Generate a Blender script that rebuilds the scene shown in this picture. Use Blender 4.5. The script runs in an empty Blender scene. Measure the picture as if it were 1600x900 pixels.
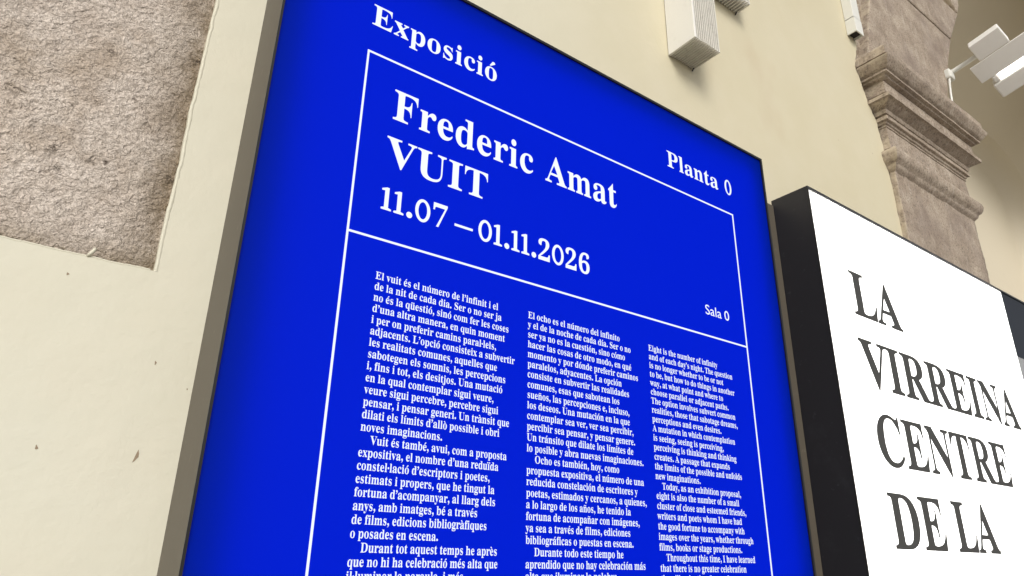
import bpy, bmesh, math, random
from mathutils import Vector, Matrix, noise
from mathutils.geometry import tessellate_polygon

random.seed(7)
SC = bpy.context.scene
COL = SC.collection
S, H = 0.72, 1.55          # scale of the layout units to metres, camera height


def W(x, y, z):
    return Vector((S * x, S * y, S * z + H))


# ------------------------------------------------------------------ camera, sky, sun, exposure
cam = bpy.data.cameras.new("camera")
cam.sensor_width = 36
cam.lens = 36 * 1077.2 / 1600
cam.clip_start, cam.clip_end = 0.02, 3000
co = bpy.data.objects.new("camera", cam)
COL.objects.link(co)
R_ = Vector((0.80851843, -0.58816162, 0.01907496))
U_ = Vector((-0.23010187, -0.28614426, 0.93014762))
F_ = Vector((0.54161894, 0.75643068, 0.36669))
co.matrix_world = Matrix(((R_.x, U_.x, -F_.x, 0), (R_.y, U_.y, -F_.y, -S), (R_.z, U_.z, -F_.z, H), (0, 0, 0, 1)))
SC.camera = co

SUN_FROM = Vector((-0.42, -0.73, 0.56)).normalized()     # direction towards the light
world = bpy.data.worlds.new("World")
SC.world = world
world.use_nodes = True
wn, wl = world.node_tree.nodes, world.node_tree.links
wn.clear()
sky = wn.new("ShaderNodeTexSky")
sky.sky_type = 'NISHITA'
sky.sun_disc = False
sky.sun_elevation = math.asin(SUN_FROM.z)
sky.sun_rotation = math.atan2(SUN_FROM.x, SUN_FROM.y)
sky.air_density, sky.dust_density, sky.ozone_density = 1.0, 3.0, 1.0
hs = wn.new("ShaderNodeHueSaturation")
hs.inputs['Saturation'].default_value = 0.25
bg = wn.new("ShaderNodeBackground")
bg.inputs[1].default_value = 0.10
wo = wn.new("ShaderNodeOutputWorld")
wl.new(sky.outputs[0], hs.inputs['Color'])
wl.new(hs.outputs[0], bg.inputs[0])
wl.new(bg.outputs[0], wo.inputs[0])

sl = bpy.data.lights.new("sun", 'SUN')
sl.energy = 1.5
sl.angle = math.radians(28)
sl.color = (1.0, 0.95, 0.87)
so = bpy.data.objects.new("sun", sl)
so.rotation_euler = SUN_FROM.to_track_quat('Z', 'Y').to_euler()
so.location = (-3, -6, 8)
COL.objects.link(so)

SC.view_settings.view_transform = 'Standard'
SC.view_settings.look = 'None'
SC.view_settings.exposure = 0.27
SC.view_settings.gamma = 1
SC.view_settings.use_curve_mapping = False
SC.render.engine = 'CYCLES'


# ------------------------------------------------------------------ materials
class NT:
    def __init__(s, name):
        s.m = bpy.data.materials.new(name)
        s.m.use_nodes = True
        s.n, s.l = s.m.node_tree.nodes, s.m.node_tree.links
        s.n.clear()
        s.out = s.n.new("ShaderNodeOutputMaterial")

    def add(s, t, **kw):
        nd = s.n.new(t)
        for k, v in kw.items():
            if k.startswith('i_'):
                key = k[2:]
                nd.inputs[int(key) if key.isdigit() else key.replace('_', ' ')].default_value = v
            else:
                setattr(nd, k, v)
        return nd

    def ln(s, a, b):
        s.l.new(a, b)

    def coord(s):
        return s.add("ShaderNodeNewGeometry").outputs['Position']

    def noise(s, scale, detail=6, rough=.6, vec=None, stretch=None):
        v = vec or s.coord()
        if stretch:
            mp = s.add("ShaderNodeMapping")
            mp.inputs['Scale'].default_value = stretch
            s.ln(v, mp.inputs[0])
            v = mp.outputs[0]
        t = s.add("ShaderNodeTexNoise")
        t.inputs['Scale'].default_value = scale
        t.inputs['Detail'].default_value = detail
        t.inputs['Roughness'].default_value = rough
        s.ln(v, t.inputs['Vector'])
        return t.outputs[0]

    def ramp(s, fac, stops):
        r = s.add("ShaderNodeValToRGB")
        while len(r.color_ramp.elements) < len(stops):
            r.color_ramp.elements.new(.5)
        for e, (p, c) in zip(r.color_ramp.elements, stops):
            e.position = p
            e.color = (c, c, c, 1) if isinstance(c, (int, float)) else (*c, 1)
        s.ln(fac, r.inputs[0])
        return r.outputs[0]

    def mix(s, fac, a, b, mode='MIX'):
        m = s.add("ShaderNodeMix", data_type='RGBA', blend_type=mode)
        for sock, v in ((m.inputs[0], fac), (m.inputs[6], a), (m.inputs[7], b)):
            if isinstance(v, (int, float)):
                sock.default_value = v
            elif isinstance(v, tuple):
                sock.default_value = (*v, 1)
            else:
                s.ln(v, sock)
        return m.outputs[2]

    def bump(s, height, strength, dist, normal=None):
        b = s.add("ShaderNodeBump")
        b.inputs['Strength'].default_value = strength
        b.inputs['Distance'].default_value = dist
        s.ln(height, b.inputs['Height'])
        if normal:
            s.ln(normal, b.inputs['Normal'])
        return b.outputs[0]

    def bsdf(s, col, rough=.8, spec=.3, normal=None, metal=0):
        b = s.add("ShaderNodeBsdfPrincipled")
        if isinstance(col, tuple):
            b.inputs['Base Color'].default_value = (*col, 1)
        else:
            s.ln(col, b.inputs['Base Color'])
        if isinstance(rough, (int, float)):
            b.inputs['Roughness'].default_value = rough
        else:
            s.ln(rough, b.inputs['Roughness'])
        b.inputs['Specular IOR Level'].default_value = spec
        b.inputs['Metallic'].default_value = metal
        if normal:
            s.ln(normal, b.inputs['Normal'])
        s.ln(b.outputs[0], s.out.inputs[0])
        return s.m


def mat_plaster():
    t = NT("cream_plaster")
    big = t.noise(1.6, 4, .55)
    mid = t.noise(9, 5, .6)
    # cooler light left of the blue sign, warmer right of it, put into the colour
    sp_ = t.add("ShaderNodeSeparateXYZ")
    t.ln(t.coord(), sp_.inputs[0])
    mr = t.add("ShaderNodeMapRange", interpolation_type='SMOOTHSTEP')
    mr.inputs['From Min'].default_value = .25
    mr.inputs['From Max'].default_value = 1.15
    t.ln(sp_.outputs[0], mr.inputs[0])
    new = t.mix(t.ramp(big, [(.35, 0.), (.7, 1.)]), (.655, .640, .535), (.64, .612, .49))  # paler tone carrying the cooler light on the left
    warm_lit = t.mix(t.ramp(big, [(.35, 0.), (.7, 1.)]), (.625, .575, .425), (.585, .53, .37))  # yellower tone carrying the warmer light on the right
    c = t.mix(mr.outputs[0], new, warm_lit)  # cooler-lit tone on the left to warmer-lit tone on the right
    c = t.mix(t.ramp(mid, [(.45, 0.), (.75, .25)]), c, (.68, .63, .51))
    # rusty bloom: soft stains with a shape of their own
    st = t.noise(4.3, 3, .5, stretch=(1, 1, .6))
    c = t.mix(t.ramp(st, [(.60, 0.), (.74, .42)]), c, (.53, .44, .30))
    # pocks and scratches
    vo = t.add("ShaderNodeTexVoronoi")
    vo.inputs['Scale'].default_value = 22
    t.ln(t.coord(), vo.inputs['Vector'])
    pk = t.ramp(vo.outputs['Distance'], [(.02, 1.), (.06, 0.)])
    gate = t.ramp(t.noise(13, 2, .5), [(.60, 0.), (.63, 1.)])
    m = t.add("ShaderNodeMath", operation='MULTIPLY')
    t.ln(pk, m.inputs[0])
    t.ln(gate, m.inputs[1])
    c = t.mix(m.outputs[0], c, (.38, .30, .21))
    fine = t.noise(160, 4, .65)
    n = t.bump(t.noise(14, 5, .6), .20, .01)
    n = t.bump(fine, .12, .002, n)
    return t.bsdf(c, .62, .35, n)


def mat_rough_stone():
    t = NT("bush_hammered_stone")
    a = t.noise(26, 6, .65)
    wob = t.add("ShaderNodeTexNoise")
    wob.inputs['Scale'].default_value = 70
    wob.inputs['Detail'].default_value = 3
    t.ln(t.coord(), wob.inputs['Vector'])
    va = t.add("ShaderNodeVectorMath", operation='MULTIPLY_ADD')
    t.ln(wob.outputs['Color'], va.inputs[0])
    va.inputs[1].default_value = (.007, .007, .007)
    t.ln(t.coord(), va.inputs[2])
    g = t.noise(62, 4, .6, vec=va.outputs[0])
    worm = t.ramp(g, [(.470, 0.), (.490, 1.), (.505, 1.), (.53, 0.)])     # long winding crevices
    gate = t.ramp(t.noise(22, 3, .6), [(.62, 0.), (.70, .75)])
    mm = t.add("ShaderNodeMath", operation='MULTIPLY')
    t.ln(worm, mm.inputs[0])
    t.ln(gate, mm.inputs[1])
    g2 = t.noise(210, 3, .6, vec=va.outputs[0])
    worm2 = t.ramp(g2, [(.42, 0.), (.465, .50), (.495, .50), (.545, 0.)])   # short fine ones everywhere
    c = t.mix(t.ramp(a, [(.30, 0.), (.66, 1.)]), (.57, .485, .415), (.78, .695, .62))
    c = t.mix(t.ramp(t.noise(9, 4, .6), [(.45, 0.), (.68, .5)]), c, (.70, .635, .57))
    st = t.noise(5.5, 5, .65)
    c = t.mix(t.ramp(st, [(.50, 0.), (.66, .7)]), c, (.44, .335, .235))
    # grime gathered along the plaster edges
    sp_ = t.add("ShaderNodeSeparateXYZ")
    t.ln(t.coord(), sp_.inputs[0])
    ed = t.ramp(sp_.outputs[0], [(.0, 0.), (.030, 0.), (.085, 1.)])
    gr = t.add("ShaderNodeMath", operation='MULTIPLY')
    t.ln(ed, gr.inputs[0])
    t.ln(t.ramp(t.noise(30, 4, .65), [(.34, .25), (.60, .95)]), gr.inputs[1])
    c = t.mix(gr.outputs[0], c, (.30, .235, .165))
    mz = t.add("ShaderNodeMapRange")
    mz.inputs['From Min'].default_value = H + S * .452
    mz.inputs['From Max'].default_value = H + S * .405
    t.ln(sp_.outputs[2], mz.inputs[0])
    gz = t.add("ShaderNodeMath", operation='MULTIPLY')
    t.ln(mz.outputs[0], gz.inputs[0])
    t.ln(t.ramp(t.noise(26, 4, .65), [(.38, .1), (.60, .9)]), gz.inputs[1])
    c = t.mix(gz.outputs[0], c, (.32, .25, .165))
    vo = t.add("ShaderNodeTexVoronoi")
    vo.inputs['Scale'].default_value = 42
    t.ln(va.outputs[0], vo.inputs['Vector'])
    pit = t.add("ShaderNodeMath", operation='MULTIPLY')
    t.ln(t.ramp(vo.outputs['Distance'], [(.06, 1.), (.16, 0.)]), pit.inputs[0])
    t.ln(t.ramp(t.noise(17, 2, .5), [(.56, 0.), (.60, 1.)]), pit.inputs[1])
    c = t.mix(t.ramp(t.noise(420, 3, .6), [(.33, .5), (.46, 0.)]), c, (.26, .21, .17))
    c = t.mix(worm2, c, (.30, .25, .205))
    c = t.mix(mm.outputs[0], c, (.17, .135, .11))
    c = t.mix(pit.outputs[0], c, (.15, .12, .10))
    hh = t.add("ShaderNodeMath", operation='SUBTRACT')
    t.ln(g2, hh.inputs[0])
    t.ln(mm.outputs[0], hh.inputs[1])
    n = t.bump(a, .35, .010)
    n = t.bump(hh.outputs[0], 1.0, .007, n)
    n = t.bump(t.noise(420, 4, .65), .6, .0015, n)
    return t.bsdf(c, .9, .15, n)


def mat_carved_stone():
    t = NT("weathered_carved_stone")
    a = t.noise(16, 8, .68)
    b = t.noise(150, 5, .7)
    v = t.noise(60, 5, .65, stretch=(1, 1, .22))
    c = t.mix(t.ramp(a, [(.34, 0.), (.68, 1.)]), (.29, .232, .182), (.50, .425, .345))
    c = t.mix(t.ramp(v, [(.54, 0.), (.72, .55)]), c, (.56, .505, .44))
    c = t.mix(t.ramp(b, [(.36, .75), (.50, 0.)]), c, (.13, .102, .08))
    c = t.mix(t.ramp(t.noise(75, 5, .7, stretch=(1, 1, .4)), [(.34, .32), (.46, 0.)]), c, (.17, .135, .105))
    # old limewash left on the faces turned to the plaster
    gm = t.add("ShaderNodeNewGeometry")
    sx_ = t.add("ShaderNodeSeparateXYZ")
    t.ln(gm.outputs['True Normal'], sx_.inputs[0])
    ng = t.add("ShaderNodeMath", operation='LESS_THAN')
    t.ln(sx_.outputs[0], ng.inputs[0])
    ng.inputs[1].default_value = -.55
    wsh = t.add("ShaderNodeMath", operation='MULTIPLY')
    t.ln(ng.outputs[0], wsh.inputs[0])
    t.ln(t.ramp(t.noise(24, 5, .65), [(.42, 0.), (.56, .75)]), wsh.inputs[1])
    c = t.mix(wsh.outputs[0], c, (.55, .47, .36))
    st = t.noise(5, 4, .6)
    c = t.mix(t.ramp(st, [(.50, 0.), (.70, .55)]), c, (.23, .185, .16))
    n = t.bump(v, .4, .006)
    n = t.bump(b, .8, .003, n)
    n = t.bump(a, .2, .010, n)
    return t.bsdf(c, .88, .15, n)


def mat_paint(name, col, rough=.45, dirt=.25, dirtcol=(.25, .22, .18), scale=40, spec=.4):
    t = NT(name)
    d = t.ramp(t.noise(scale, 6, .7), [(.55, 0.), (.75, dirt)])
    sp = t.ramp(t.noise(scale * 6, 3, .6), [(.66, 0.), (.72, dirt * 1.6)])
    c = t.mix(d, col, dirtcol)
    c = t.mix(sp, c, dirtcol)
    n = t.bump(t.noise(scale * 3, 4, .6), .08, .002)
    return t.bsdf(c, rough, spec, n)


def mat_lit_panel(name, dcol, tcol, rough=.35):
    """a translucent printed sheet, lit from behind by the lamp sheet inside its box"""
    t = NT(name)
    di = t.add("ShaderNodeBsdfDiffuse")
    di.inputs[0].default_value = (*dcol, 1)
    tr = t.add("ShaderNodeBsdfTranslucent")
    tr.inputs[0].default_value = (*tcol, 1)
    ad = t.add("ShaderNodeAddShader")
    gl = t.add("ShaderNodeBsdfGlossy")
    gl.inputs['Roughness'].default_value = rough
    mx = t.add("ShaderNodeMixShader")
    mx.inputs[0].default_value = .004
    t.ln(di.outputs[0], ad.inputs[0])
    t.ln(tr.outputs[0], ad.inputs[1])
    t.ln(ad.outputs[0], mx.inputs[1])
    t.ln(gl.outputs[0], mx.inputs[2])
    t.ln(mx.outputs[0], t.out.inputs[0])
    return t.m


def mat_emit(name, col, strength, sample=True):
    t = NT(name)
    e = t.add("ShaderNodeEmission")
    e.inputs[0].default_value = (*col, 1)
    e.inputs[1].default_value = strength
    t.ln(e.outputs[0], t.out.inputs[0])
    if not sample:
        t.m.cycles.emission_sampling = 'NONE'
    return t.m


def mat_paving():
    t = NT("stone_paving")
    br = t.add("ShaderNodeTexBrick")
    br.inputs['Scale'].default_value = 1.6
    br.inputs['Color1'].default_value = (.40, .37, .32, 1)
    br.inputs['Color2'].default_value = (.34, .31, .275, 1)
    br.inputs['Mortar'].default_value = (.12, .11, .1, 1)
    br.inputs['Mortar Size'].default_value = .012
    t.ln(t.coord(), br.inputs['Vector'])
    c = t.mix(t.ramp(t.noise(6, 6, .6), [(.4, 0.), (.7, .5)]), br.outputs[0], (.34, .31, .27))
    return t.bsdf(c, .75, .3, t.bump(t.noise(60, 5, .6), .2, .004))


M = dict(
    plaster=mat_plaster(), rough=mat_rough_stone(), stone=mat_carved_stone(),
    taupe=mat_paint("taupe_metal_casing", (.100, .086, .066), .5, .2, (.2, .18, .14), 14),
    black=mat_paint("black_metal_edge", (.012, .012, .014), .35, .1, (.05, .05, .05), 20),
    dusty=mat_paint("dusty_black_casing", (.016, .016, .022),   .42, .16, (.08, .085, .10), 9),
    white=mat_paint("white_lamp_paint", (.80, .79, .75), .42, .12, (.35, .31, .26), 45),
    lampwhite=mat_paint("bright_lamp_enamel", (.87, .86, .83), .35, .08, (.45, .42, .36), 40),
    fins=mat_paint("dirty_white_fins", (.68, .66, .60), .5, .45, (.16, .13, .11), 70),
    chip=mat_paint("bare_render_chip", (.30, .235, .165), .9, .3, (.16, .12, .09), 300, .1),
    core=mat_paint("dark_gap", (.03, .027, .024), .8, .1),
    trunk=mat_paint("white_plastic_trunking", (.74, .74, .69), .4, .12, (.4, .38, .3), 30),
    dark=mat_paint("dark_hole", (.03, .027, .025), .7, .1),
    cable=mat_paint("dark_green_cable", (.03, .04, .035), .5, .1),
    ink=mat_paint("charcoal_lettering", (.062, .062, .060), .6, .05, (.09, .09, .09), 30, .2),
    blue=mat_lit_panel("blue_backlit_sheet", (.0002, .010, .13), (.0001, .043, .64), .3),
    opal=mat_lit_panel("white_backlit_sheet", (.7, .7, .7), (.9, .9, .9), .3),
    slate=mat_lit_panel("slate_backlit_print", (.04, .045, .055), (.035, .04, .05), .3),
    slate2=mat_lit_panel("pale_backlit_print", (.2, .2, .2), (.28, .29, .30), .3),
    led=mat_emit("blue_sign_lamp_sheet", (1, 1, 1), .92),
    led2=mat_emit("white_sign_lamp_sheet", (1, 1, .99), 1.25),
    glow=mat_emit("backlit_white_lettering", (.86, .93, 1.0), .93, False),
    lamp=mat_emit("lit_lamp_window", (1, .94, .82), 6.0),
    paving=mat_paving(),
    soffit=mat_paint("grey_beige_soffit_paint", (.62, .565, .45), .7, .2, (.54, .48, .38), 3, .2),
)


# ------------------------------------------------------------------ mesh helpers (layout units in, metres out)
class MB:
    def __init__(s):
        s.v, s.f = [], []

    def quad_pts(s, pts):
        i = len(s.v)
        s.v += [W(*p) for p in pts]
        s.f.append(tuple(range(i, i + len(pts))))

    def box(s, x0, x1, y0, y1, z0, z1, skip=''):
        i = len(s.v)
        s.v += [W(x, y, z) for x in (x0, x1) for y in (y0, y1) for z in (z0, z1)]
        F = {'l': (0, 1, 3, 2), 'r': (4, 6, 7, 5), 'f': (0, 4, 5, 1), 'b': (2, 3, 7, 6), 'd': (0, 2, 6, 4), 'u': (1, 5, 7, 3)}
        s.f += [tuple(i + a for a in F[k]) for k in F if k not in skip]

    def tube(s, pts, r, n=12, cap=True):
        """pts already in layout units, r in layout units"""
        P = [Vector(p) for p in pts]
        i0 = len(s.v)
        for k, p in enumerate(P):
            d = (P[min(k + 1, len(P) - 1)] - P[max(k - 1, 0)]).normalized()
            a = d.orthogonal().normalized()
            if k and abs(a.dot(pa)) < .9:
                a = (pa - d * pa.dot(d)).normalized()
            elif k:
                a = (pa - d * pa.dot(d)).normalized()
            pa = a
            b = d.cross(a)
            for j in range(n):
                t = 2 * math.pi * j / n
                s.v.append(W(*(p + a * math.cos(t) * r + b * math.sin(t) * r)))
        for k in range(len(P) - 1):
            for j in range(n):
                a0 = i0 + k * n + j
                a1 = i0 + k * n + (j + 1) % n
                s.f.append((a0, a1, a1 + n, a0 + n))
        if cap:
            s.f.append(tuple(i0 + j for j in reversed(range(n))))
            s.f.append(tuple(i0 + (len(P) - 1) * n + j for j in range(n)))

    def build(s, name, mat, parent=None, bevel=0, smooth=False):
        me = bpy.data.meshes.new(name)
        me.from_pydata([tuple(v) for v in s.v], [], s.f)
        bm = bmesh.new()
        bm.from_mesh(me)
        bmesh.ops.recalc_face_normals(bm, faces=bm.faces)
        bm.to_mesh(me)
        bm.free()
        me.materials.append(mat)
        if smooth:
            me.polygons.foreach_set('use_smooth', [True] * len(me.polygons))
        o = bpy.data.objects.new(name, me)
        COL.objects.link(o)
        if parent:
            o.parent = parent
            o.matrix_parent_inverse = parent.matrix_basis.inverted()
        if bevel:
            b = o.modifiers.new("bevel", 'BEVEL')
            b.width = bevel
            b.segments = 2
            b.limit_method = 'ANGLE'
            b.angle_limit = math.radians(40)
        return o


def empty(name, label, cat, loc, group=None):
    o = bpy.data.objects.new(name, None)
    o.empty_display_size = .1
    o.location = W(*loc)
    COL.objects.link(o)
    o['label'], o['category'] = label, cat
    if group:
        o['group'] = group
    return o


def jag(pts, step, amp, closed=False, seed=0.0, skip=()):
    """subdivide a polyline in the wall plane and roughen it"""
    out = []
    n = len(pts)
    for k in range(n if closed else n - 1):
        a, b = Vector(pts[k]), Vector(pts[(k + 1) % n])
        L = (b - a).length
        m = max(1, int(L / step)) if k not in skip else 1
        nrm = Vector((-(b - a).y, (b - a).x)).normalized()
        for j in range(m):
            q = a.lerp(b, j / m)
            if m > 1:
                w = noise.noise(Vector((q.x * 9, q.y * 9, seed))) * .9 + noise.noise(Vector((q.x * 40, q.y * 40, seed + 5))) * .5 + noise.noise(Vector((q.x * 130, q.y * 130, seed + 9))) * .3
                q = q + nrm * w * amp
            out.append((q.x, q.y))
    if not closed:
        out.append(tuple(pts[-1]))
    return out


# ------------------------------------------------------------------ ground
g = MB()
g.box(-1500, 1500, -1500, 1500, -H / S - .5, -H / S)
go = g.build("ground", M['paving'])
go['kind'] = 'structure'

# ------------------------------------------------------------------ wall: plaster skin with two ragged holes, rough stone behind
YW = .1342
GZ = -H / S
CX, RA, ZS = 5.02, 1.49, 2.05                      # arch centre, radius, springing height


def arch_pts(r, n=40, cx=CX, zs=ZS, flat=1.0):
    return [(cx - r * math.cos(math.pi * k / n), zs + flat * r * math.sin(math.pi * k / n)) for k in range(n + 1)]


wall = empty("plaster_wall", "cream plastered wall with a ragged hole baring rough stone, behind the blue sign", "wall", (0, YW, GZ))
hole = jag([(.1255, .4085), (.1275, 1.32), (-.49, 1.34), (-.48, .4085)],   .006, .0024, True, 3.1)
# a flake of plaster hanging over the lower edge of the hole
hole = [p for p in hole]
edge = [(-7.0, GZ), (2.74, GZ), (2.785, .9), (2.783, 1.40), (2.770, 1.62), (2.752, 1.80), (2.700, 1.90), (2.672, 2.0),
        (2.655, 2.06), (2.690, 2.14), (2.73, 2.30), (2.79, 2.50), (2.94, 2.80), (3.19, 3.2), (3.19, 6.2), (-7.0, 6.2)]
lo = jag(edge, .008, .0115, True, 8.7, skip=(0, 12, 13, 14, 15))


def sheet(loops, y0, y1):
    """flat plate with holes: front face at y0, edges back to y1"""
    m = MB()
    vl = [[Vector((a, b, 0)) for a, b in L] for L in loops]
    flat = [p for L in loops for p in L]
    m.v = [W(a, y0, b) for a, b in flat]
    m.f = [tuple(t) for t in tessellate_polygon(vl)]
    n = len(flat)
    m.v += [W(a, y1, b) for a, b in flat]
    i = 0
    for L in loops:
        k = len(L)
        for j in range(k):
            a, b = i + j, i + (j + 1) % k
            m.f.append((a, b, b + n, a + n))
        i += k
    return m


sheet([lo, hole], YW, YW + .034).build("plaster_coat", M['plaster'], wall)
# masonry right of and above the arch, and behind the coat
ar = [(6.83 + 4.19 * math.cos(math.radians(a)), .97 + 4.19 * math.sin(math.radians(a))) for a in range(148, 19, -3)]
m = sheet([[(10.85, GZ), (14, GZ), (14, 6.2), (3.20, 6.2)] + ar + [(10.84, 2.1)]], YW, YW + .02)
m.build("plaster_coat", M['plaster'], wall)


def rough_patch(x0, x1, z0, z1, y, step, amp, freq, seed):
    m = MB()
    nx, nz = int((x1 - x0) / step) + 1, int((z1 - z0) / step) + 1
    for j in range(nz):
        for i in range(nx):
            x, z = x0 + (x1 - x0) * i / (nx - 1), z0 + (z1 - z0) * j / (nz - 1)
            q = Vector((x * freq, seed, z * freq))
            h = noise.fractal(q, 1.0, 2.1, 5) * .55
            h += (noise.ridged_multi_fractal(q * 2.7 + Vector((3, 1, 7)), .9, 2.1, 4, 1.0, 2.0) - 1.1) * .35
            c = noise.voronoi(q * 1.9)[0]
            h -= max(0, .16 - (c[1] - c[0])) * 2.0 * (noise.noise(q * .9) > .12)
            e = (max(0, min(1, (x - .070) / .06)) ** 2 * .016 + max(0, min(1, (.436 - z) / .03)) ** 2 * .008) if x1 < .2 else 0
            m.v.append(W(x, y + e - amp * h, z))
    for j in range(nz - 1):
        for i in range(nx - 1):
            a = j * nx + i
            m.f.append((a, a + 1, a + nx + 1, a + nx))
    return m


rough_patch(-.52, .16, .385, 1.36, YW + .0100, .0027, .0036, 80, 2.0).build("exposed_stone", M['rough'], wall, smooth=True)
rough_patch(2.55, 3.05, .6, 3.1, YW + .026, .011, .014, 22, 6.0).build("exposed_stone", M['rough'], wall, smooth=True)
m = MB()
m.box(-7, 3.15, YW + .05, 1.49, GZ, 6.2)
m.build("masonry", M['rough'], wall)
# the thick rounded lip the plasterer left along the hole, and a flake hanging over it
def lip(pts, r0, seed, dy):
    m = MB()
    n = 8
    L = len(pts)
    for k, (a, b) in enumerate(pts):
        p, q = Vector(pts[max(k - 1, 0)]), Vector(pts[min(k + 1, L - 1)])
        d = (q - p).normalized()
        nr = Vector((-d.y, d.x))
        r = r0 * (1 + .20 * noise.noise(Vector((a * 22, b * 22, seed))) + .16 * noise.noise(Vector((a * 90, b * 90, seed))))
        for j in range(n):
            t = 2 * math.pi * j / n
            m.v.append(W(a + nr.x * r * math.cos(t), YW + dy + .8 * r * math.sin(t), b + nr.y * r * math.cos(t)))
    for k in range(L - 1):
        for j in range(n):
            a0, a1 = k * n + j, k * n + (j + 1) % n
            m.f.append((a0, a1, a1 + n, a0 + n))
    return m


right_edge = [p for k, p in enumerate(hole) if k < 150 and p[1] < 1.318 and p[0] > .11]
bottom_edge = [p for p in hole if p[1] < .42 and p[0] < .124]
lip([(a + .0015, b) for a, b in right_edge], .0034, 2, .0018).build("plaster_lip", M['plaster'], wall, smooth=True)
lip([(a, b + .0015) for a, b in bottom_edge], .0016, 5, .0016).build("plaster_lip", M['plaster'], wall, smooth=True)
m = MB()
m.tube([(.034, YW + .001, .4085), (.037, YW - .002, .4130), (.0405, YW - .001, .4195), (.041, YW + .004, .4235)], .0026, 7)
m.build("plaster_flake", M['plaster'], wall, smooth=True)

# small chips knocked out of the plaster
for cx_, cz_, a_, b_, tilt in ((.0343, .1279, .0016, .0030, .3), (.1555, .1278, .0022, .0085, -.25), (.1543, .2658, .0013, .0030, .1), (.0160, .3750, .0018, .0020, 0), (.2050, .2331, .0010, .0014, 0)):
    m = MB()
    P = []
    for k in range(9):
        t = 2 * math.pi * k / 9
        q = 1 + .35 * math.sin(3 * t + cx_ * 90)
        x_, z_ = a_ * q * math.cos(t), b_ * q * math.sin(t)
        P.append((cx_ + x_ * math.cos(tilt) - z_ * math.sin(tilt), YW - .0004, cz_ + x_ * math.sin(tilt) + z_ * math.cos(tilt)))
    m.quad_pts(P)
    m.build("chip", M['chip'], wall)

# ------------------------------------------------------------------ the arch: shaft, capital, voussoirs
YS = .111
XL, XR = 2.775, 3.53
arch = empty("stone_arch", "weathered brown stone arch on a moulded pilaster beside the white sign", "arch", (3.15, YS, GZ))


def displace(o, amp, freq, seed):
    me = o.data
    for v in me.vertices:
        q = v.co * freq + Vector((seed, seed * 2, 0))
        v.co += Vector((noise.noise(q), noise.noise(q + Vector((9, 3, 1))), noise.noise(q + Vector((2, 8, 5))))) * amp
        q = q * 3.3
        v.co += Vector((noise.noise(q), noise.noise(q + Vector((9, 3, 1))), noise.noise(q + Vector((2, 8, 5))))) * amp * .5


def swept(profile, xl, xr, yb, nseg=110, nret=16):
    """mitred moulding: profile (projection, z) swept along left return, front, right return"""
    prof = []
    for (d0, z0), (d1, z1) in zip(profile, profile[1:]):
        k = max(1, int(math.hypot(d1 - d0, z1 - z0) / .007))
        prof += [(d0 + (d1 - d0) * j / k, z0 + (z1 - z0) * j / k) for j in range(k)]
    prof.append(profile[-1])
    m = MB()
    cols = []
    for k in range(nret):
        cols.append(('l', k / nret))
    for k in range(nseg + 1):
        cols.append(('f', k / nseg))
    for k in range(1, nret + 1):
        cols.append(('r', k / nret))
    for kind, t in cols:
        for d, z in prof:
            yf = YS - d
            if kind == 'l':
                m.v.append(W(xl - d, yb + (yf - yb) * t, z))
            elif kind == 'f':
                m.v.append(W(xl - d + (xr - xl + 2 * d) * t, yf, z))
            else:
                m.v.append(W(xr + d, yf + (yb - yf) * t, z))
    n = len(prof)
    for c in range(len(cols) - 1):
        for j in range(n - 1):
            a = c * n + j
            m.f.append((a, a + 1, a + n + 1, a + n))
    return m


m = swept([(0, GZ), (0, .5)], XL, XR, .30, 20, 6)
m2 = swept([(0, .5), (0, 1.60)], XL, XR, .30, 70, 30)
o = m.build("pilaster_shaft", M['stone'], arch)
i0 = len(m.v)
o2 = m2.build("pilaster_shaft", M['stone'], arch, smooth=True)
displace(o2, .0022, 22, 1.0)
cap = [(0.0, 1.560), (.014, 1.575), (.018, 1.59), (.028, 1.598), (.036, 1.612), (.040, 1.632), (.036, 1.650), (.026, 1.658), (.012, 1.661), (.001, 1.664), (.001, 1.670), (.006, 1.672),
       (.004, 1.69), (.002, 1.778), (.006, 1.780), (.006, 1.786), (.001, 1.788), (.010, 1.793), (.012, 1.803), (.022, 1.806), (.023, 1.818), (.023, 1.822), (.010, 1.825), (.010, 1.831), (.022, 1.834), (.024, 1.840),
       (.026, 1.846), (.026, 1.852), (.022, 1.853), (.034, 1.860), (.050, 1.870), (.058, 1.878), (.071, 1.880), (.072, 1.896), (.066, 1.900), (.042, 1.904), (.042, 1.912), (.050, 1.915), (.050, 1.970), (.046, 1.973), (.046, 1.979), (.066, 1.982),
       (.068, 1.990), (.082, 1.992), (.083, 2.000), (.078, 2.002), (.092, 2.010), (.106, 2.030), (.113, 2.040), (.115, 2.050), (.108, 2.054), (.090, 2.056), (.090, 2.063), (.102, 2.066), (.101, 2.104), (.094, 2.114),
       (.05, 2.135), (0, 2.145), (-.18, 2.146)]
o = swept(cap, XL, XR, .30, 220, 40).build("capital", M['stone'], arch, smooth=True)
displace(o, .0008, 30, 4.0)
displace(o, .0005, 120, 7.0)
es = o.modifiers.new("split", 'EDGE_SPLIT')
es.split_angle = math.radians(42)


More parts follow.
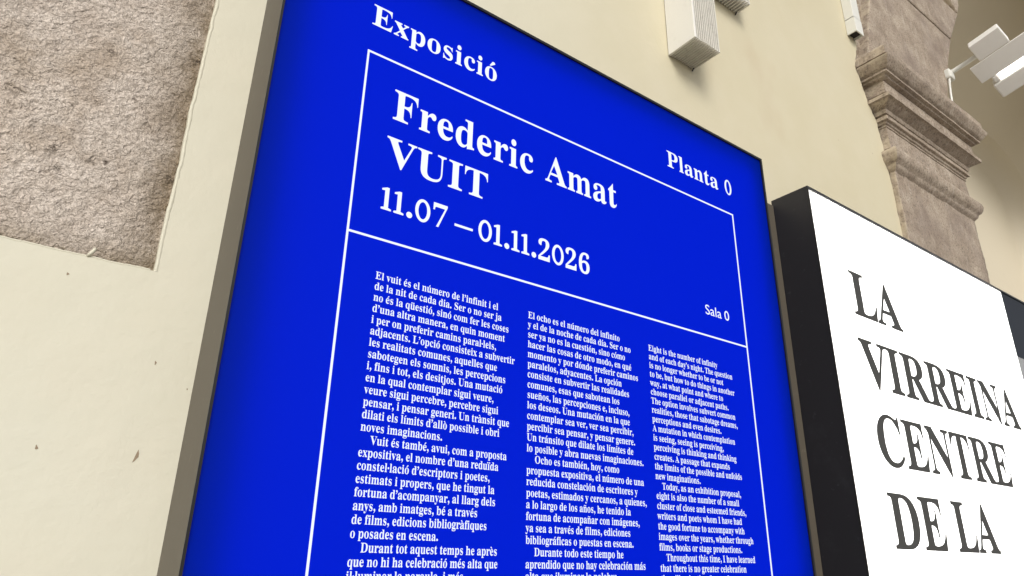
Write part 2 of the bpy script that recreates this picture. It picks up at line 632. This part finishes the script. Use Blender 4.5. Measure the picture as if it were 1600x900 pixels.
def voussoir(poly, y0, y1, seed):
    """a cut block from an outline in the wall plane, with dense front face for a worn surface"""
    poly = jag(poly, .03, .003, True, seed)
    bm = bmesh.new()
    vs = [bm.verts.new(W(a, y0, b)) for a, b in poly]
    f = bm.faces.new(vs)
    r = bmesh.ops.extrude_face_region(bm, geom=[f])
    dy = S * (y1 - y0)
    for e in r['geom']:
        if isinstance(e, bmesh.types.BMVert):
            e.co.y += dy
    bmesh.ops.recalc_face_normals(bm, faces=bm.faces)
    me = bpy.data.meshes.new("voussoir")
    bm.to_mesh(me)
    bm.free()
    me.materials.append(M['stone'])
    ob = bpy.data.objects.new("voussoir", me)
    COL.objects.link(ob)
    ob.parent = arch
    ob.matrix_parent_inverse = arch.matrix_basis.inverted()
    b = ob.modifiers.new("bevel", 'BEVEL')
    b.width = .007
    b.segments = 2
    b.limit_method = 'ANGLE'
    b.angle_limit = math.radians(35)
    return ob


def inx(z):   # left intrados x at height z
    z = max(z, ZS)
    if z <= 2.05:
        return 3.53
    k = [(2.05, 3.535), (2.25, 3.58), (2.43, 3.657), (2.65, 3.765), (2.86, 3.893), (3.15, 4.111), (3.40, 4.335)]
    for (a, xa), (b, xb) in zip(k, k[1:]):
        if z <= b:
            return xa + (xb - xa) * (z - a) / (b - a)
    return k[-1][1]


def exx(z):   # ragged outer edge of the springer
    k = [(2.12, 2.745), (2.2, 2.778), (2.4, 2.84), (2.57, 2.905), (2.86, 3.02), (3.4, 3.30)]
    for (a, xa), (b, xb) in zip(k, k[1:]):
        if z <= b:
            return xa + (xb - xa) * (z - a) / (b - a)
    return k[-1][1]


zz = [2.12 + (2.845 - 2.12) * k / 10 for k in range(11)]
voussoir([(exx(z), z) for z in zz] + [(inx(z), z) for z in reversed(zz)], YS, .30, 1.3)
zz = [2.856 + (3.17 - 2.856) * k / 6 for k in range(7)]
voussoir([(exx(z), z) for z in zz] + [(inx(z), z) for z in reversed(zz)], YS, .30, 2.3)
# the rest of the ring: a wide segmental arch over the carriage entrance
CXR, CZR, ri, ro = 6.83, .97, 3.49, 4.20
t_s = math.atan2(3.178 - CZR, inx(3.178) - CXR)
t_e = math.radians(20)
nv = 15
for k in range(nv):
    t0 = t_s + (t_e - t_s) * k / nv
    t1 = t_s + (t_e - t_s) * (k + .975) / nv
    T = [t0 + (t1 - t0) * j / 5 for j in range(6)]
    def rr(t, base):
        q = max(0., min(1., (t_s - t) / math.radians(22)))
        return base + .95 * q * q * (3 - 2 * q)
    voussoir([(CXR + rr(t, ri) * math.cos(t), CZR + rr(t, ri) * math.sin(t)) for t in T] + [(CXR + rr(t, ro) * math.cos(t), CZR + rr(t, ro) * math.sin(t)) for t in reversed(T)], YS, .16, 4 + k)
m = MB()
m.box(10.11, 10.85, YS, .30, GZ, 2.13)
m.build("right_jamb", M['stone'], arch, bevel=.006)

# ------------------------------------------------------------------ passage behind the arch
ps = empty("entrance_recess", "plain beige recess with a dim curved soffit seen through the stone arch", "recess", (6.8, .8, GZ))
m = MB()
yA, yB = .165, 1.32
ax = [(3.60, GZ), (3.60, 1.2), (3.60, 2.1), (3.66, 2.4), (3.90, 2.83), (4.33, 3.37), (4.8, 3.80), (5.4, 4.20), (6.1, 4.50), (6.8, 4.66), (7.5, 4.74), (8.1, 4.75), (8.68, 4.74), (9.03, 4.64), (9.25, 4.50),
      (9.39, 4.29), (9.46, 4.04), (9.465, 3.72), (9.47, 3.2), (9.47, 1.2), (9.47, GZ)]
fa = []
for a, b in ax:
    q = max(0., min(1., (a - 4.2) / 2.0)) if b > 2.6 else (1. if a > 6 else 0.)
    fa.append((a + .25 * q if b < 3.8 and a > 6 else a, b + .85 * q if b > 3.8 or a < 6 else b + .85 * q * max(0., (b - 2) / 1.8)))
    m.v += [W(fa[-1][0], yA, fa[-1][1]), W(a, yB, b)]
for k in range(len(ax) - 1):
    m.f.append((2 * k, 2 * k + 1, 2 * k + 3, 2 * k + 2))
# the soffit rolls over into the back wall in a soft cove
def inw(k):
    p, q = Vector(ax[max(k - 1, 0)]), Vector(ax[min(k + 1, len(ax) - 1)])
    d = (q - p).normalized()
    return Vector((d.y, -d.x))
FR, NF = .24, 8
nrm = [inw(k) for k in range(len(ax))]
b0 = len(m.v)
for k, (a, b) in enumerate(ax):
    for j in range(NF + 1):
        th = math.pi / 2 * j / NF
        o_ = FR * (1 - math.cos(th))
        m.v.append(W(a + nrm[k].x * o_, yB + FR * math.sin(th), b + nrm[k].y * o_))
for k in range(len(ax) - 1):
    for j in range(NF):
        a0 = b0 + k * (NF + 1) + j
        m.f.append((a0, a0 + 1, a0 + NF + 2, a0 + NF + 1))
m.build("soffit", M['soffit'], ps, smooth=True)
inner = [(a + n_.x * FR, b + n_.y * FR) for (a, b), n_ in zip(ax, nrm)]
m = MB()
m.v = [W(a, yB + FR, b) for a, b in inner]
m.f = [tuple(t) for t in tessellate_polygon([[Vector((a, b, 0)) for a, b in inner]])]
m.build("back_wall", M['soffit'], ps)
m = MB()
big = [(2.6, GZ), (2.6, 1.2), (2.6, 2.1), (2.6, 3.2), (2.6, 4.4), (2.6, 6.2), (3.6, 6.2), (4.6, 6.2), (5.6, 6.2), (6.6, 6.2), (7.6, 6.2), (8.2, 6.2), (8.9, 6.2), (9.6, 6.2), (11.5, 6.2),
       (11.5, 5.2), (11.5, 4.4), (11.5, 3.8), (11.5, 3.2), (11.5, 1.2), (11.5, GZ)]
for k in range(len(ax) - 1):
    m.quad_pts([(fa[k][0], yA, fa[k][1]), (big[k][0], yA, big[k][1]), (big[k + 1][0], yA, big[k + 1][1]), (fa[k + 1][0], yA, fa[k + 1][1])])
m.build("front_face", M['soffit'], ps)

# ------------------------------------------------------------------ lettering: every glyph becomes flat mesh
BOLD = {}
for i in range(26):
    BOLD[chr(65 + i)] = chr(0x1D400 + i)
    BOLD[chr(97 + i)] = chr(0x1D41A + i)
for i in range(10):
    BOLD[str(i)] = chr(0x1D7CE + i)
ACC = {'á': 'a/', 'é': 'e/', 'í': 'i/', 'ó': 'o/', 'ú': 'u/', 'à': 'a\\', 'è': 'e\\', 'ò': 'o\\', 'ü': 'u:', 'ï': 'i:', 'ñ': 'n~'}
_req = {}


def want(style, chars):
    for c in chars:
        c = ACC.get(c, c)[0]
        if c in ' .,’·–°':
            continue
        _req.setdefault((style, c))


def ring(cx, cy, rx, ry, n=14):
    return [(cx + rx * math.cos(2 * math.pi * k / n), cy + ry * math.sin(2 * math.pi * k / n)) for k in range(n)]


def comma(x, y):
    return [[(x - .085, y + .09), (x - .05, y + .15), (x + .01, y + .17), (x + .07, y + .14), (x + .095, y + .07), (x + .07, y - .04), (x + .0, y - .13), (x - .06, y - .17), (x - .07, y - .14), (x - .01, y - .08), (x + .01, y - .0), (x - .05, y + .02)]]


STY = dict(body=(-.008, .010, 3), head=(-.005, .008, 8), ink=(.006, .011, 8), sans=(.003, .003, 6))   # stem and hairline growth, curve resolution


def grow(vs, fs, ox, oy):
    # move the outline along its normals, by different amounts across and along
    cnt = {}
    for f in fs:
        ar = sum(vs[f[i]][0] * vs[f[(i + 1) % len(f)]][1] - vs[f[(i + 1) % len(f)]][0] * vs[f[i]][1] for i in range(len(f)))
        g = f if ar > 0 else tuple(reversed(f))
        for i in range(len(g)):
            cnt[(g[i], g[(i + 1) % len(g)])] = 1
    nr = {}
    for (a, b) in cnt:
        if (b, a) in cnt:
            continue
        dx, dy = vs[b][0] - vs[a][0], vs[b][1] - vs[a][1]
        L = math.hypot(dx, dy) or 1
        for k in (a, b):
            n = nr.setdefault(k, [])
            n.append((dy / L, -dx / L))
    out = list(vs)
    for k, n in nr.items():
        mx_ = sum(a for a, _ in n)
        my_ = sum(b for _, b in n)
        L = math.hypot(mx_, my_)
        if L < 1e-6:
            continue
        mx_, my_ = mx_ / L, my_ / L
        c = max(.5, mx_ * n[0][0] + my_ * n[0][1])
        out[k] = (vs[k][0] + mx_ * ox / c, vs[k][1] + my_ * oy / c)
    return out


def load_glyphs():
    tmp = []
    for (style, c) in list(_req):
        ox, oy, res = STY[style]
        cc = c if style == 'sans' else BOLD.get(c, c)
        Hh = 'H' if style == 'sans' else BOLD['H']
        for tag, body in (('g', cc), ('a', Hh + cc + Hh)):
            cu = bpy.data.curves.new("glyph", 'FONT')
            cu.body = body
            cu.size = 1
            cu.resolution_u = res
            ob = bpy.data.objects.new("glyph", cu)
            COL.objects.link(ob)
            tmp.append((style, c, tag, ob))
    for style in STY:
        Hh = 'H' if style == 'sans' else BOLD['H']
        cu = bpy.data.curves.new("glyph", 'FONT')
        cu.body = Hh + Hh
        cu.size = 1
        ob = bpy.data.objects.new("glyph", cu)
        COL.objects.link(ob)
        tmp.append((style, 'HH', 'a', ob))
    dg = bpy.context.evaluated_depsgraph_get()
    dg.update()
    res, adv, hh = {}, {}, {}
    for style, c, tag, ob in tmp:
        ev = ob.evaluated_get(dg)
        me = ev.to_mesh()
        vs = [(v.co.x, v.co.y) for v in me.vertices]
        fs = [tuple(p.vertices) for p in me.polygons]
        ev.to_mesh_clear()
        mx = max(v[0] for v in vs)
        if tag == 'g':
            res[(style, c)] = (grow(vs, fs, STY[style][0], STY[style][1]), fs)
        elif c == 'HH':
            hh[style] = mx
        else:
            adv[(style, c)] = mx
    for k in res:
        _req[k] = (*res[k], adv[k] - hh[k[0]])
    for _, _, _, ob in tmp:
        cu = ob.data
        bpy.data.objects.remove(ob)
        bpy.data.curves.remove(cu)


def glyph(style, ch):
    """(verts, faces, advance) in em units"""
    if ch == ' ':
        return [], [], ({'head': .34, 'body': .25}.get(style, .25))
    polys = None
    if style == 'head' and ch == '0':        # an even ring
        n = 32
        o_, i_ = ring(.275, .335, .245, .350, n), ring(.275, .335, .142, .264, n)
        return o_ + i_, [(k, (k + 1) % n, (k + 1) % n + n, k + n) for k in range(n)], .55
    if style == 'head' and ch == '°':        # the narrower nought of the floor number
        n = 32
        o_, i_ = ring(.235, .335, .205, .350, n), ring(.235, .335, .108, .285, n)
        return o_ + i_, [(k, (k + 1) % n, (k + 1) % n + n, k + n) for k in range(n)], .47
    if style == 'head' and ch == '1':
        p = [(.035, 0), (.345, 0), (.345, .052), (.25, .078), (.25, .675), (.175, .675), (.03, .615), (.03, .565), (.125, .572), (.125, .078), (.035, .052)]
        return p, [tuple(t) for t in tessellate_polygon([[Vector((a, b, 0)) for a, b in p]])], .375
    if ch == '.':
        polys, ad = [ring(.125, .075, .088, .088)], .25
        if style == 'head':
            polys, ad = [ring(.14, .075, .093, .093, 16)], .27
    elif ch == ',':
        polys, ad = comma(.125, 0.0), .25
    elif ch == '’':
        polys, ad = comma(.12, .53), .235
    elif ch == '·':
        polys, ad = [ring(.10, .30, .080, .080)], .20
    elif ch == '–':
        polys, ad = [[(.02, .215), (.48, .215), (.48, .29), (.02, .29)]], .5
    if polys is not None:
        vs, fs = [], []
        for p in polys:
            i = len(vs)
            vs += p
            for t in tessellate_polygon([[Vector((a, b, 0)) for a, b in p]]):
                fs.append(tuple(i + k for k in t))
        return vs, fs, ad
    base = ACC.get(ch, ch)
    vs, fs, ad = _req[(style, base[0])]
    if len(base) == 1:
        return vs, fs, ad
    vs, fs = list(vs), list(fs)
    if base[0] == 'i':                       # drop the dot
        keep = [f for f in fs if max(vs[k][1] for k in f) < .52]
        fs = keep
    used = {k for f in fs for k in f}
    xs = [vs[k][0] for k in used]
    cx = (min(xs) + max(xs)) / 2 + (.0 if base[0] != 'i' else -.005)
    d = base[1]
    if d == '/':
        polys = [[(cx - .055, .525), (cx - .02, .515), (cx + .15, .64), (cx + .12, .70), (cx + .05, .70)]]
    elif d == '\\':
        polys = [[(cx + .055, .525), (cx + .02, .515), (cx - .15, .64), (cx - .12, .70), (cx - .05, .70)]]
    elif d == ':':
        polys = [ring(cx - .105, .60, .072, .072), ring(cx + .105, .60, .072, .072)]
    else:
        polys = [[(cx - .17, .55), (cx - .12, .55), (cx - .07, .60), (cx + .06, .54), (cx + .12, .56), (cx + .17, .66), (cx + .12, .66), (cx + .07, .61), (cx - .06, .67), (cx - .12, .65)]]
    for p in polys:
        i = len(vs)
        vs += p
        for t in tessellate_polygon([[Vector((a, b, 0)) for a, b in p]]):
            fs.append(tuple(i + k for k in t))
    return vs, fs, ad


def text_width(style, s):
    return sum(glyph(style, c)[2] for c in s)


def set_line(m, style, s, x, z, size, sx, y, track=0.0, yr=None):
    pen = 0.0
    for c in s:
        vs, fs, ad = glyph(style, c)
        i = len(m.v)
        for a, b in vs:
            bb = yr(b) if yr else b
            m.v.append(W(x + (pen + a) * size * sx, y, z + bb * size))
        m.f += [tuple(i + k for k in f) for f in fs]
        pen += ad + track
    return pen * size * sx


COLS = [
    ("""El vuit és el número de l’infinit i el
de la nit de cada dia. Ser o no ser ja
no és la qüestió, sinó com fer les coses
d’una altra manera, en quin moment
i per on preferir camins paral·lels,
adjacents. L’opció consisteix a subvertir
les realitats comunes, aquelles que
sabotegen els somnis, les percepcions
i, fins i tot, els desitjos. Una mutació
en la qual contemplar sigui veure,
veure sigui percebre, percebre sigui
pensar, i pensar generi. Un trànsit que
dilati els límits d’allò possible i obri
noves imaginacions.
>Vuit és també, avui, com a proposta
expositiva, el nombre d’una reduïda
constel·lació d’escriptors i poetes,
estimats i propers, que he tingut la
fortuna d’acompanyar, al llarg dels
anys, amb imatges, bé a través
de films, edicions bibliogràfiques
o posades en escena.
>Durant tot aquest temps he après
que no hi ha celebració més alta que
il·luminar la paraula, i més""", .4362, .4338, (5, .2915)),
    ("""El ocho es el número del infinito
y el de la noche de cada día. Ser o no
ser ya no es la cuestión, sino cómo
hacer las cosas de otro modo, en qué
momento y por dónde preferir caminos
paralelos, adyacentes. La opción
consiste en subvertir las realidades
comunes, esas que sabotean los
sueños, las percepciones e, incluso,
los deseos. Una mutación en la que
contemplar sea ver, ver sea percibir,
percibir sea pensar, y pensar genere.
Un tránsito que dilate los límites de
lo posible y abra nuevas imaginaciones.
>Ocho es también, hoy, como
propuesta expositiva, el número de una
reducida constelación de escritores y
poetas, estimados y cercanos, a quienes,
a lo largo de los años, he tenido la
fortuna de acompañar con imágenes,
ya sea a través de films, ediciones
bibliográficas o puestas en escena.
>Durante todo este tiempo he
aprendido que no hay celebración más
alta que iluminar la palabra""", .7576, .4345, (13, .2980)),
    ("""Eight is the number of infinity
and of each day’s night. The question
is no longer whether to be or not
to be, but how to do things in another
way, at what point and where to
choose parallel or adjacent paths.
The option involves subvert common
realities, those that sabotage dreams,
perceptions and even desires.
A mutation in which contemplation
is seeing, seeing is perceiving,
perceiving is thinking and thinking
creates. A passage that expands
the limits of the possible and unfolds
new imaginations.
>Today, as an exhibition proposal,
eight is also the number of a small
cluster of close and esteemed friends,
writers and poets whom I have had
the good fortune to accompany with
images over the years, whether through
films, books or stage productions.
>Throughout this time, I have learned
that there is no greater celebration
than illuminating the word""", 1.0880, .4315, (20, .3030)),
]
for txt, *_ in COLS:
    want('body', txt.replace('\n', '').replace('>', ''))
want('head', "Exposició Planta ° Frederic Amat VUIT 11.07 – 01.11.2026")
want('ink', "LAVIRREINACENTREDELA")
want('sans', "Sala 0")
load_glyphs()

# ------------------------------------------------------------------ light boxes
YF = 0.0


def light_box(t, x0, x1, z0, z1, yf, yb, casing, edge, panel, led, bez, ledin, leddepth):
    th = .005
    m = MB()
    m.box(x0, x0 + th, yf + .004, yb, z0, z1)
    m.box(x1 - th, x1, yf + .004, yb, z0, z1)
    m.box(x0 + th, x1 - th, yf + .004, yb, z1 - th, z1)
    m.box(x0 + th, x1 - th, yf + .004, yb, z0, z0 + th)
    m.box(x0 + th, x1 - th, yb - .012, yb - .001, z0 + th, z1 - th)
    m.build("casing", casing, t)
    m = MB()
    m.box(x0, x0 + bez * .6, yf, yf + .004, z0, z1)
    m.box(x1 - bez, x1, yf, yf + .004, z0, z1)
    m.box(x0 + bez * .6, x1 - bez, yf, yf + .004, z1 - bez, z1)
    m.box(x0 + bez * .6, x1 - bez, yf, yf + .004, z0, z0 + bez)
    m.build("rim", edge, t)
    m = MB()
    m.box(x0 + ledin, x1 - ledin, yf + leddepth, yf + leddepth + .01, z0 + ledin, z1 - ledin)
    m.build("lamp_sheet", led, t)


B0, B1, BT, BB = .2125, 1.6153, 1.1174, -1.05
sign = empty("exhibition_sign", "large blue backlit exhibition sign with white lettering in three columns", "sign", (.914, YW, BB))
light_box(sign, B0, B1, BB, BT, YF, YW, M['taupe'], M['black'], M['blue'], M['led'], .0065, .040, .042)
m = MB()
m.box(B0 + .0052, B1 - .0052, YF + .0045, YF + .0065, BB + .0052, BT - .0052)
m.build("blue_panel", M['blue'], sign)

YT = YF + .0030
m = MB()
il, ir_, it, im, ib = .3788, 1.4471, .8792, .5073, BB + .15
lw = .0036
m.box(il - lw / 2, il + lw / 2, YT, YT + .001, ib, it + lw / 2)
m.box(ir_ - lw / 2, ir_ + lw / 2, YT, YT + .001, ib, it + lw / 2)
m.box(il + lw / 2, ir_ - lw / 2, YT, YT + .001, it - lw / 2, it + lw / 2)
m.box(il + lw / 2, ir_ - lw / 2, YT, YT + .001, im - lw / 2, im + lw / 2)
m.box(il + lw / 2, ir_ - lw / 2, YT, YT + .001, ib, ib + lw)
m.build("ruled_border", M['glow'], sign)


def heading(name, s, x0, x1, zb, caph, style='head', mat='glow', par=None, y=None, capem=.676):
    size = caph / capem
    trk = .012 if style == 'head' else 0
    w = (text_width(style, s) + trk * (len(s) - 1)) * size
    par = par or sign
    sx = (x1 - x0) / w
    pen = x0
    for word in s.split(' '):                # every word its own piece
        m = MB()
        pen += set_line(m, style, word, pen, zb, size, sx, YT if y is None else y, trk)
        m.build(name, M[mat], par)
        pen += (glyph(style, ' ')[2] + trk) * size * sx


heading("section_lettering", "Exposició", .3775, .6690, .9430, .0470)
heading("floor_lettering", "Planta °", 1.1945, 1.4560, .9385, .0455)
heading("artist_lettering", "Frederic Amat", .4370, 1.0110, .7545, .0640)
heading("title_lettering", "VUIT", .4345, .6560, .6555, .0580)
heading("date_lettering", "11.07", .4310, .5690, .5650, .0445)
heading("date_lettering", "–", .5815, .6255, .5640, .0445)
heading("date_lettering", "01.11.2026", .6345, .9230, .5660, .0445)
heading("room_lettering", "Sala 0", 1.2945, 1.3870, .5625, .0250, 'sans', capem=.70)

SIZE, LEAD = .0190, .01945


def xr(b):      # a taller x-height than the plain face
    if b <= 0:
        return b * .95
    if b < .48:
        return b * 1.06
    return .509 + (b - .48) * .88


for txt, x, z, (ref, wref) in COLS:
    lines = txt.split('\n')
    sx = wref / (text_width('body', lines[ref]) * SIZE)
    m = MB()
    for k, ln in enumerate(lines):
        ind = .0
        if ln.startswith('>'):
            ln, ind = ln[1:], .0185
        set_line(m, 'body', ln, x + ind, z - k * LEAD, SIZE, sx, YT, yr=xr)
    m.build("text_column", M['glow'], sign)

WL_, WR_, WT_ = 1.8545, 4.45, 1.1152
WY = .0038
ws = empty("name_sign", "white backlit sign with charcoal capitals in a dusty black casing", "sign", (3.1, YW, BB))
light_box(ws, WL_, WR_, BB, WT_, WY, YW - .0005, M['dusty'], M['black'], M['opal'], M['led2'], .0075, .024, .035)
XS = 3.2965
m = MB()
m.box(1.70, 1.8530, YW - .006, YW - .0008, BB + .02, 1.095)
m.build("gap_shade_plate", M['taupe'], ws)  # added taupe plate standing in for the shaded wall between the signs
m = MB()
m.box(WL_ + .0052, XS, WY + .0045, WY + .0065, BB + .0052, WT_ - .0052)
m.build("white_panel", M['opal'], ws)
m = MB()
m.box(XS + .0002, WR_ - .0052, WY + .0045, WY + .0065, .822, WT_ - .0052)
o = m.build("printed_panel", M['slate'], ws)
o['label'] = "dark slate printed corner"
m = MB()
m.box(XS + .0002, WR_ - .0052, WY + .0045, WY + .0065, BB + .0052, .8218)
m.build("printed_panel", M['slate2'], ws)
for s, x0, x1, zb in (("LA", 2.019, 2.318, .7270), ("VIRREINA", 2.016, 3.140, .5015), ("CENTRE", 2.020, 2.940, .2745), ("DE LA", 2.020, 2.697, .0495)):
    heading("name_lettering", s, x0, x1, zb, .1440, 'ink', 'ink', ws, WY + .0030)

# ------------------------------------------------------------------ finned wall lamps
def fin_lamp(name, label, x0, x1, yf, zb, zt, n):
    t = empty(name, label, "wall lamp", ((x0 + x1) / 2, YW, zb), "finned lamps high on the wall")
    pw = (x1 - x0) / n
    m = MB()
    m.box(x0 + .002, x1 - .002, yf + .014, YW - .001, zb + .016, zt - .004)
    m.build("core", M['core'], t)
    m = MB()
    for k in range(1, n):
        a = x0 + k * pw + pw * .46
        b = x0 + (k + 1) * pw - (pw * .16 if k < n - 1 else 0)
        m.box(a, b, yf + random.uniform(0, .0015), YW - .003, zb + random.uniform(0, .0012), zt)
    m.build("fins", M['fins'], t, bevel=.0006)
    m = MB()
    m.box(x0, x0 + pw * .95, yf, YW - .002, zb - .0005, zt + .001)
    m.build("side_plate", M['white'], t, bevel=.001)
    m = MB()
    m.tube([(x1 - .012, YW - .012, zb - .002), (x1 - .012, YW - .004, zb - .010)], .0022, 8)
    m.build("screw", M['dark'], t)
    return t


fin_lamp("finned_lamp", "white finned box lamp hanging lowest on the wall above the blue sign", 1.3925, 1.512, .027, 1.474, 2.02, 13)
fin_lamp("finned_lamp", "second white finned box lamp cut by the top edge, right of the lower one", 1.640, 1.790, .072, 1.860, 2.30, 11)

# ------------------------------------------------------------------ cable trunking
t = empty("cable_trunking", "white square cable trunking ending beside the stone arch", "trunking", (2.67, YW, 2.22))
m = MB()
m.box(2.638, 2.700, .091, YW - .001, 2.305, 3.7, skip='d')
m.build("channel", M['trunk'], t, bevel=.0015)
m = MB()
m.box(2.6375, 2.643, .090, YW - .001, 2.222, 2.302)
m.box(2.695, 2.7005, .090, YW - .001, 2.222, 2.302)
m.box(2.643, 2.695, .090, .0955, 2.222, 2.302)
m.build("end_piece", M['trunk'], t, bevel=.0008)
m = MB()
m.box(2.643, 2.695, .0955, YW - .001, 2.235, 2.302)
m.build("dark_inside", M['dark'], t)
cb = MB()
cb.tube([(2.712, .118, 3.7), (2.713, .117, 3.0), (2.716, .118, 2.7), (2.722, .120, 2.50), (2.730, .128, 2.38), (2.735, .140, 2.32)], .008, 10)
o = cb.build("cable", M['cable'], smooth=True)
o['label'], o['category'] = "dark cable running down the right edge of the white trunking", "cable"

# ------------------------------------------------------------------ floodlight on its arm
t = empty("floodlight", "white boxy floodlight with square plates on a short arm beside the arch", "floodlight", (3.69, .10, 2.505))
O = Vector((3.69, .010, 2.476))
u = Vector((0, -.265, .059)).normalized()
w = Vector((math.cos(math.radians(40)), 0, -math.sin(math.radians(40))))
w = (w - u * w.dot(u)).normalized()
nn = w.cross(u).normalized()
if nn.z < 0:
    nn = -nn


def lbox(m, u0, u1, w0, w1, n0, n1):
    i = len(m.v)
    for a in (u0, u1):
        for b in (w0, w1):
            for c in (n0, n1):
                m.v.append(W(*(O + u * a + w * b + nn * c)))
    m.f += [tuple(i + k for k in f) for f in ((0, 1, 3, 2), (4, 6, 7, 5), (0, 4, 5, 1), (2, 3, 7, 6), (0, 2, 6, 4), (1, 5, 7, 3))]


m = MB()
lbox(m, 0, .50, 0, .105, 0, .010)
m.build("shade_plate", M['lampwhite'], t, bevel=.002)
m = MB()
lbox(m, .055, .205, -.100, -.002, .002, .085)
m.build("gear_box", M['lampwhite'], t, bevel=.003)
m = MB()
lbox(m, .030, .50, .146, .235, -.004, .085)
lbox(m, .045, .50, .106, .1455, .030, .084)
lbox(m, .045, .075, .107, .1455, -.002, .0295)
m.build("lamp_housing", M['lampwhite'], t, bevel=.006)
m = MB()
lbox(m, .080, .49, .108, .145, .020, .0295)
m.build("lamp_window", M['lamp'], t)
m = MB()
c = O + u * .0295 + w * .195 + nn * .042
ns = 20
i = len(m.v)
for k in range(ns):
    a = 2 * math.pi * k / ns
    m.v.append(W(*(c + w * .022 * math.cos(a) + nn * .022 * math.sin(a))))
m.f.append(tuple(range(i, i + ns)))
m.build("cable_hole", M['dark'], t)
m = MB()
m.tube([(3.655, .125, 2.500), (3.690, .085, 2.510), (3.690, .02, 2.522), (3.690, -.055, 2.538)], .0125, 14)
m.build("arm", M['trunk'], t, smooth=True)
m = MB()
m.box(3.640, 3.700, .085, .125, 2.455, 2.512)
m.build("clamp", M['trunk'], t, bevel=.006)
cb = MB()
cb.tube([(3.655, .100, 2.46), (3.640, .102, 2.40), (3.625, .104, 2.33), (3.61, .104, 2.25), (3.600, .104, 2.15)], .006, 8)
o = cb.build("cable", M['trunk'], smooth=True)
o['label'], o['category'] = "pale cable running down the stone arch below the floodlight", "cable"
